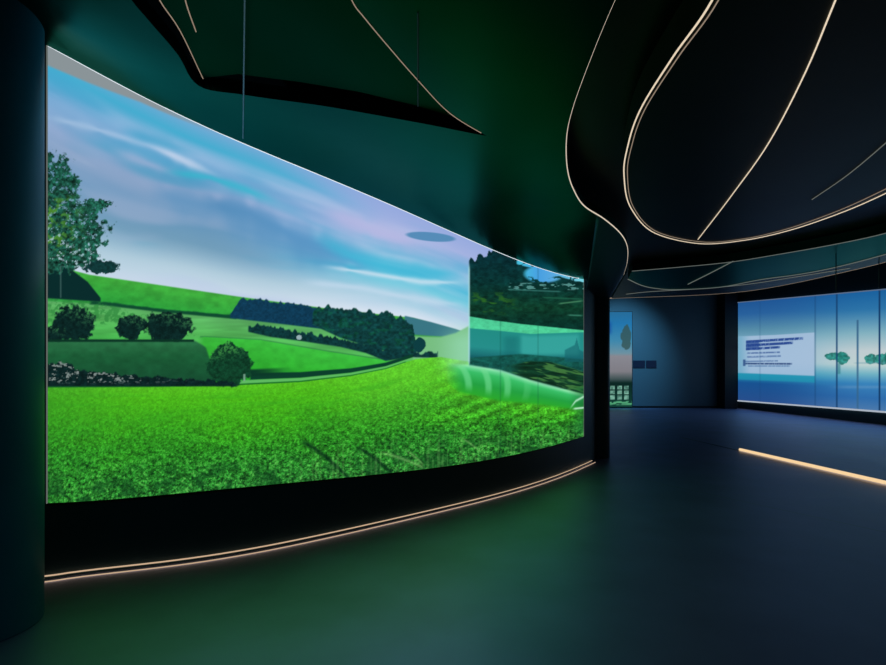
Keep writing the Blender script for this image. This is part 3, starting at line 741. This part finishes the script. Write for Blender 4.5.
bm = bmesh.new(); tube(bm, [(xs[i] - .01, dd[i], zt2[i] + .02) for i in range(0, NU2, 10)], .02); obj('upper_trim', bm, emit('upper_edge_light', (.4, .6, 1), .25), lake, True)
bm = bmesh.new()
rr = [[bm.verts.new(q) for q in ((xs[i] + .004, dd[i], zb2[i]), (xs[i] + .004, dd[i], zt2[i]), (xs[i] + .046, dd[i], zt2[i]), (xs[i] + .046, dd[i], zb2[i]))] for i in list(range(0, NU2, 12)) + [NU2 - 1]]
for a_, b_ in zip(rr, rr[1:]):
    for k in range(4): bm.faces.new((a_[k], b_[k], b_[(k + 1) % 4], a_[(k + 1) % 4]))
bm.faces.new(rr[0]); bm.faces.new(rr[-1][::-1]); obj('backing', bm, M_BLACK, lake)
# ------------------------------------------------------------------ far wall: black pier, small screen, two plates
bm = bmesh.new(); box(bm, (13.72, 25.3, 0), (14.30, 25.998, 6.598)); pier = tag(obj('pier', bm, mat('pier_black', (.02, .018, .016), .6)), 'square black pier in the far corner left of the tree video wall', 'pier')
def paint_small(X, Y):
    img = ramp((Y - 312) / 96, [(0, (44, 120, 170)), (.12, (40, 130, 190)), (.3, (70, 150, 190)), (.43, (120, 160, 178)), (.46, (150, 150, 160)), (.62, (140, 138, 146)), (.70, (70, 90, 92)), (.74, (14, 44, 40)), (1, (20, 70, 60))])
    over(img, sm(614, 608, X) * inside(X, Y, 322 + 0 * X, 334 + 0 * X, 590, 616, 3) * .8, C(24, 80, 170))
    over(img, blob(X, Y, 626, 338, 5, 12, 401, .3) * .8, C(60, 92, 92))
    lat = (np.abs(((X - 609) % 7) - 3.5) < 2.3) & (np.abs(((Y - 385) % 5) - 2.5) < 1.9)
    over(img, lat * inside(X, Y, 385 + 0 * X, 400 + 0 * X, 608, 631, .6) * (.4 + .6 * Noise(9)(X * .5, Y * .5)), C(150, 214, 190))
    over(img, inside(X, Y, 401 + 0 * X, 405 + 0 * X, 590, 632, .8) * sm(.3, .6, Noise(11)(X * .4, Y * .8)), C(90, 180, 130))
    return np.clip(img, 0, 255)
sd = thing('small_display', 'narrow upright screen with pale block on the far wall beside the dark column', 'screen', (8.4, 25.9, 0))
D_ = 25.86
pxx = np.linspace(592, 632, 90); pyy = np.linspace(407, 312, 160)
gx = (pxx - HX) * D_ / FPX; gz = EYE + (HY - pyy) * D_ / FPX
g3 = np.stack([np.broadcast_to(gx, (160, 90)), np.full((160, 90), D_), np.broadcast_to(gz[:, None], (160, 90))], -1)
grid_display('display_face', g3, paint_small(np.broadcast_to(pxx, (160, 90)).copy(), np.broadcast_to(pyy[:, None], (160, 90)).copy()), screen_mat('small_picture', .8), sd)
bm = bmesh.new(); box(bm, (gx[0] - .03, D_ + .004, gz[0] - .03), (gx[-1] + .03, 25.998, gz[-1] + .03)); obj('casing', bm, M_BLACK, sd)
for x0, x1, lb in ((633.2, 645, 'small navy plate on the far wall, next to the narrow screen'), (646.3, 656.5, 'small navy plate on the far wall, further from the narrow screen')):
    bm = bmesh.new(); k = 25.96 / FPX
    box(bm, ((x0 - HX) * k, 25.95, EYE + (HY - 368) * k), ((x1 - HX) * k, 25.998, EYE + (HY - 360.5) * k))
    bmesh.ops.bevel(bm, geom=bm.edges[:], offset=.01, segments=2, affect='EDGES')
    tag(obj('wall_plate', bm, M_PLATE), lb, 'plate')
bm = bmesh.new(); box(bm, (5, 25.97, 0), (13.75, 26, .10)); struct(obj('baseboard_back', bm, M_BLACK))
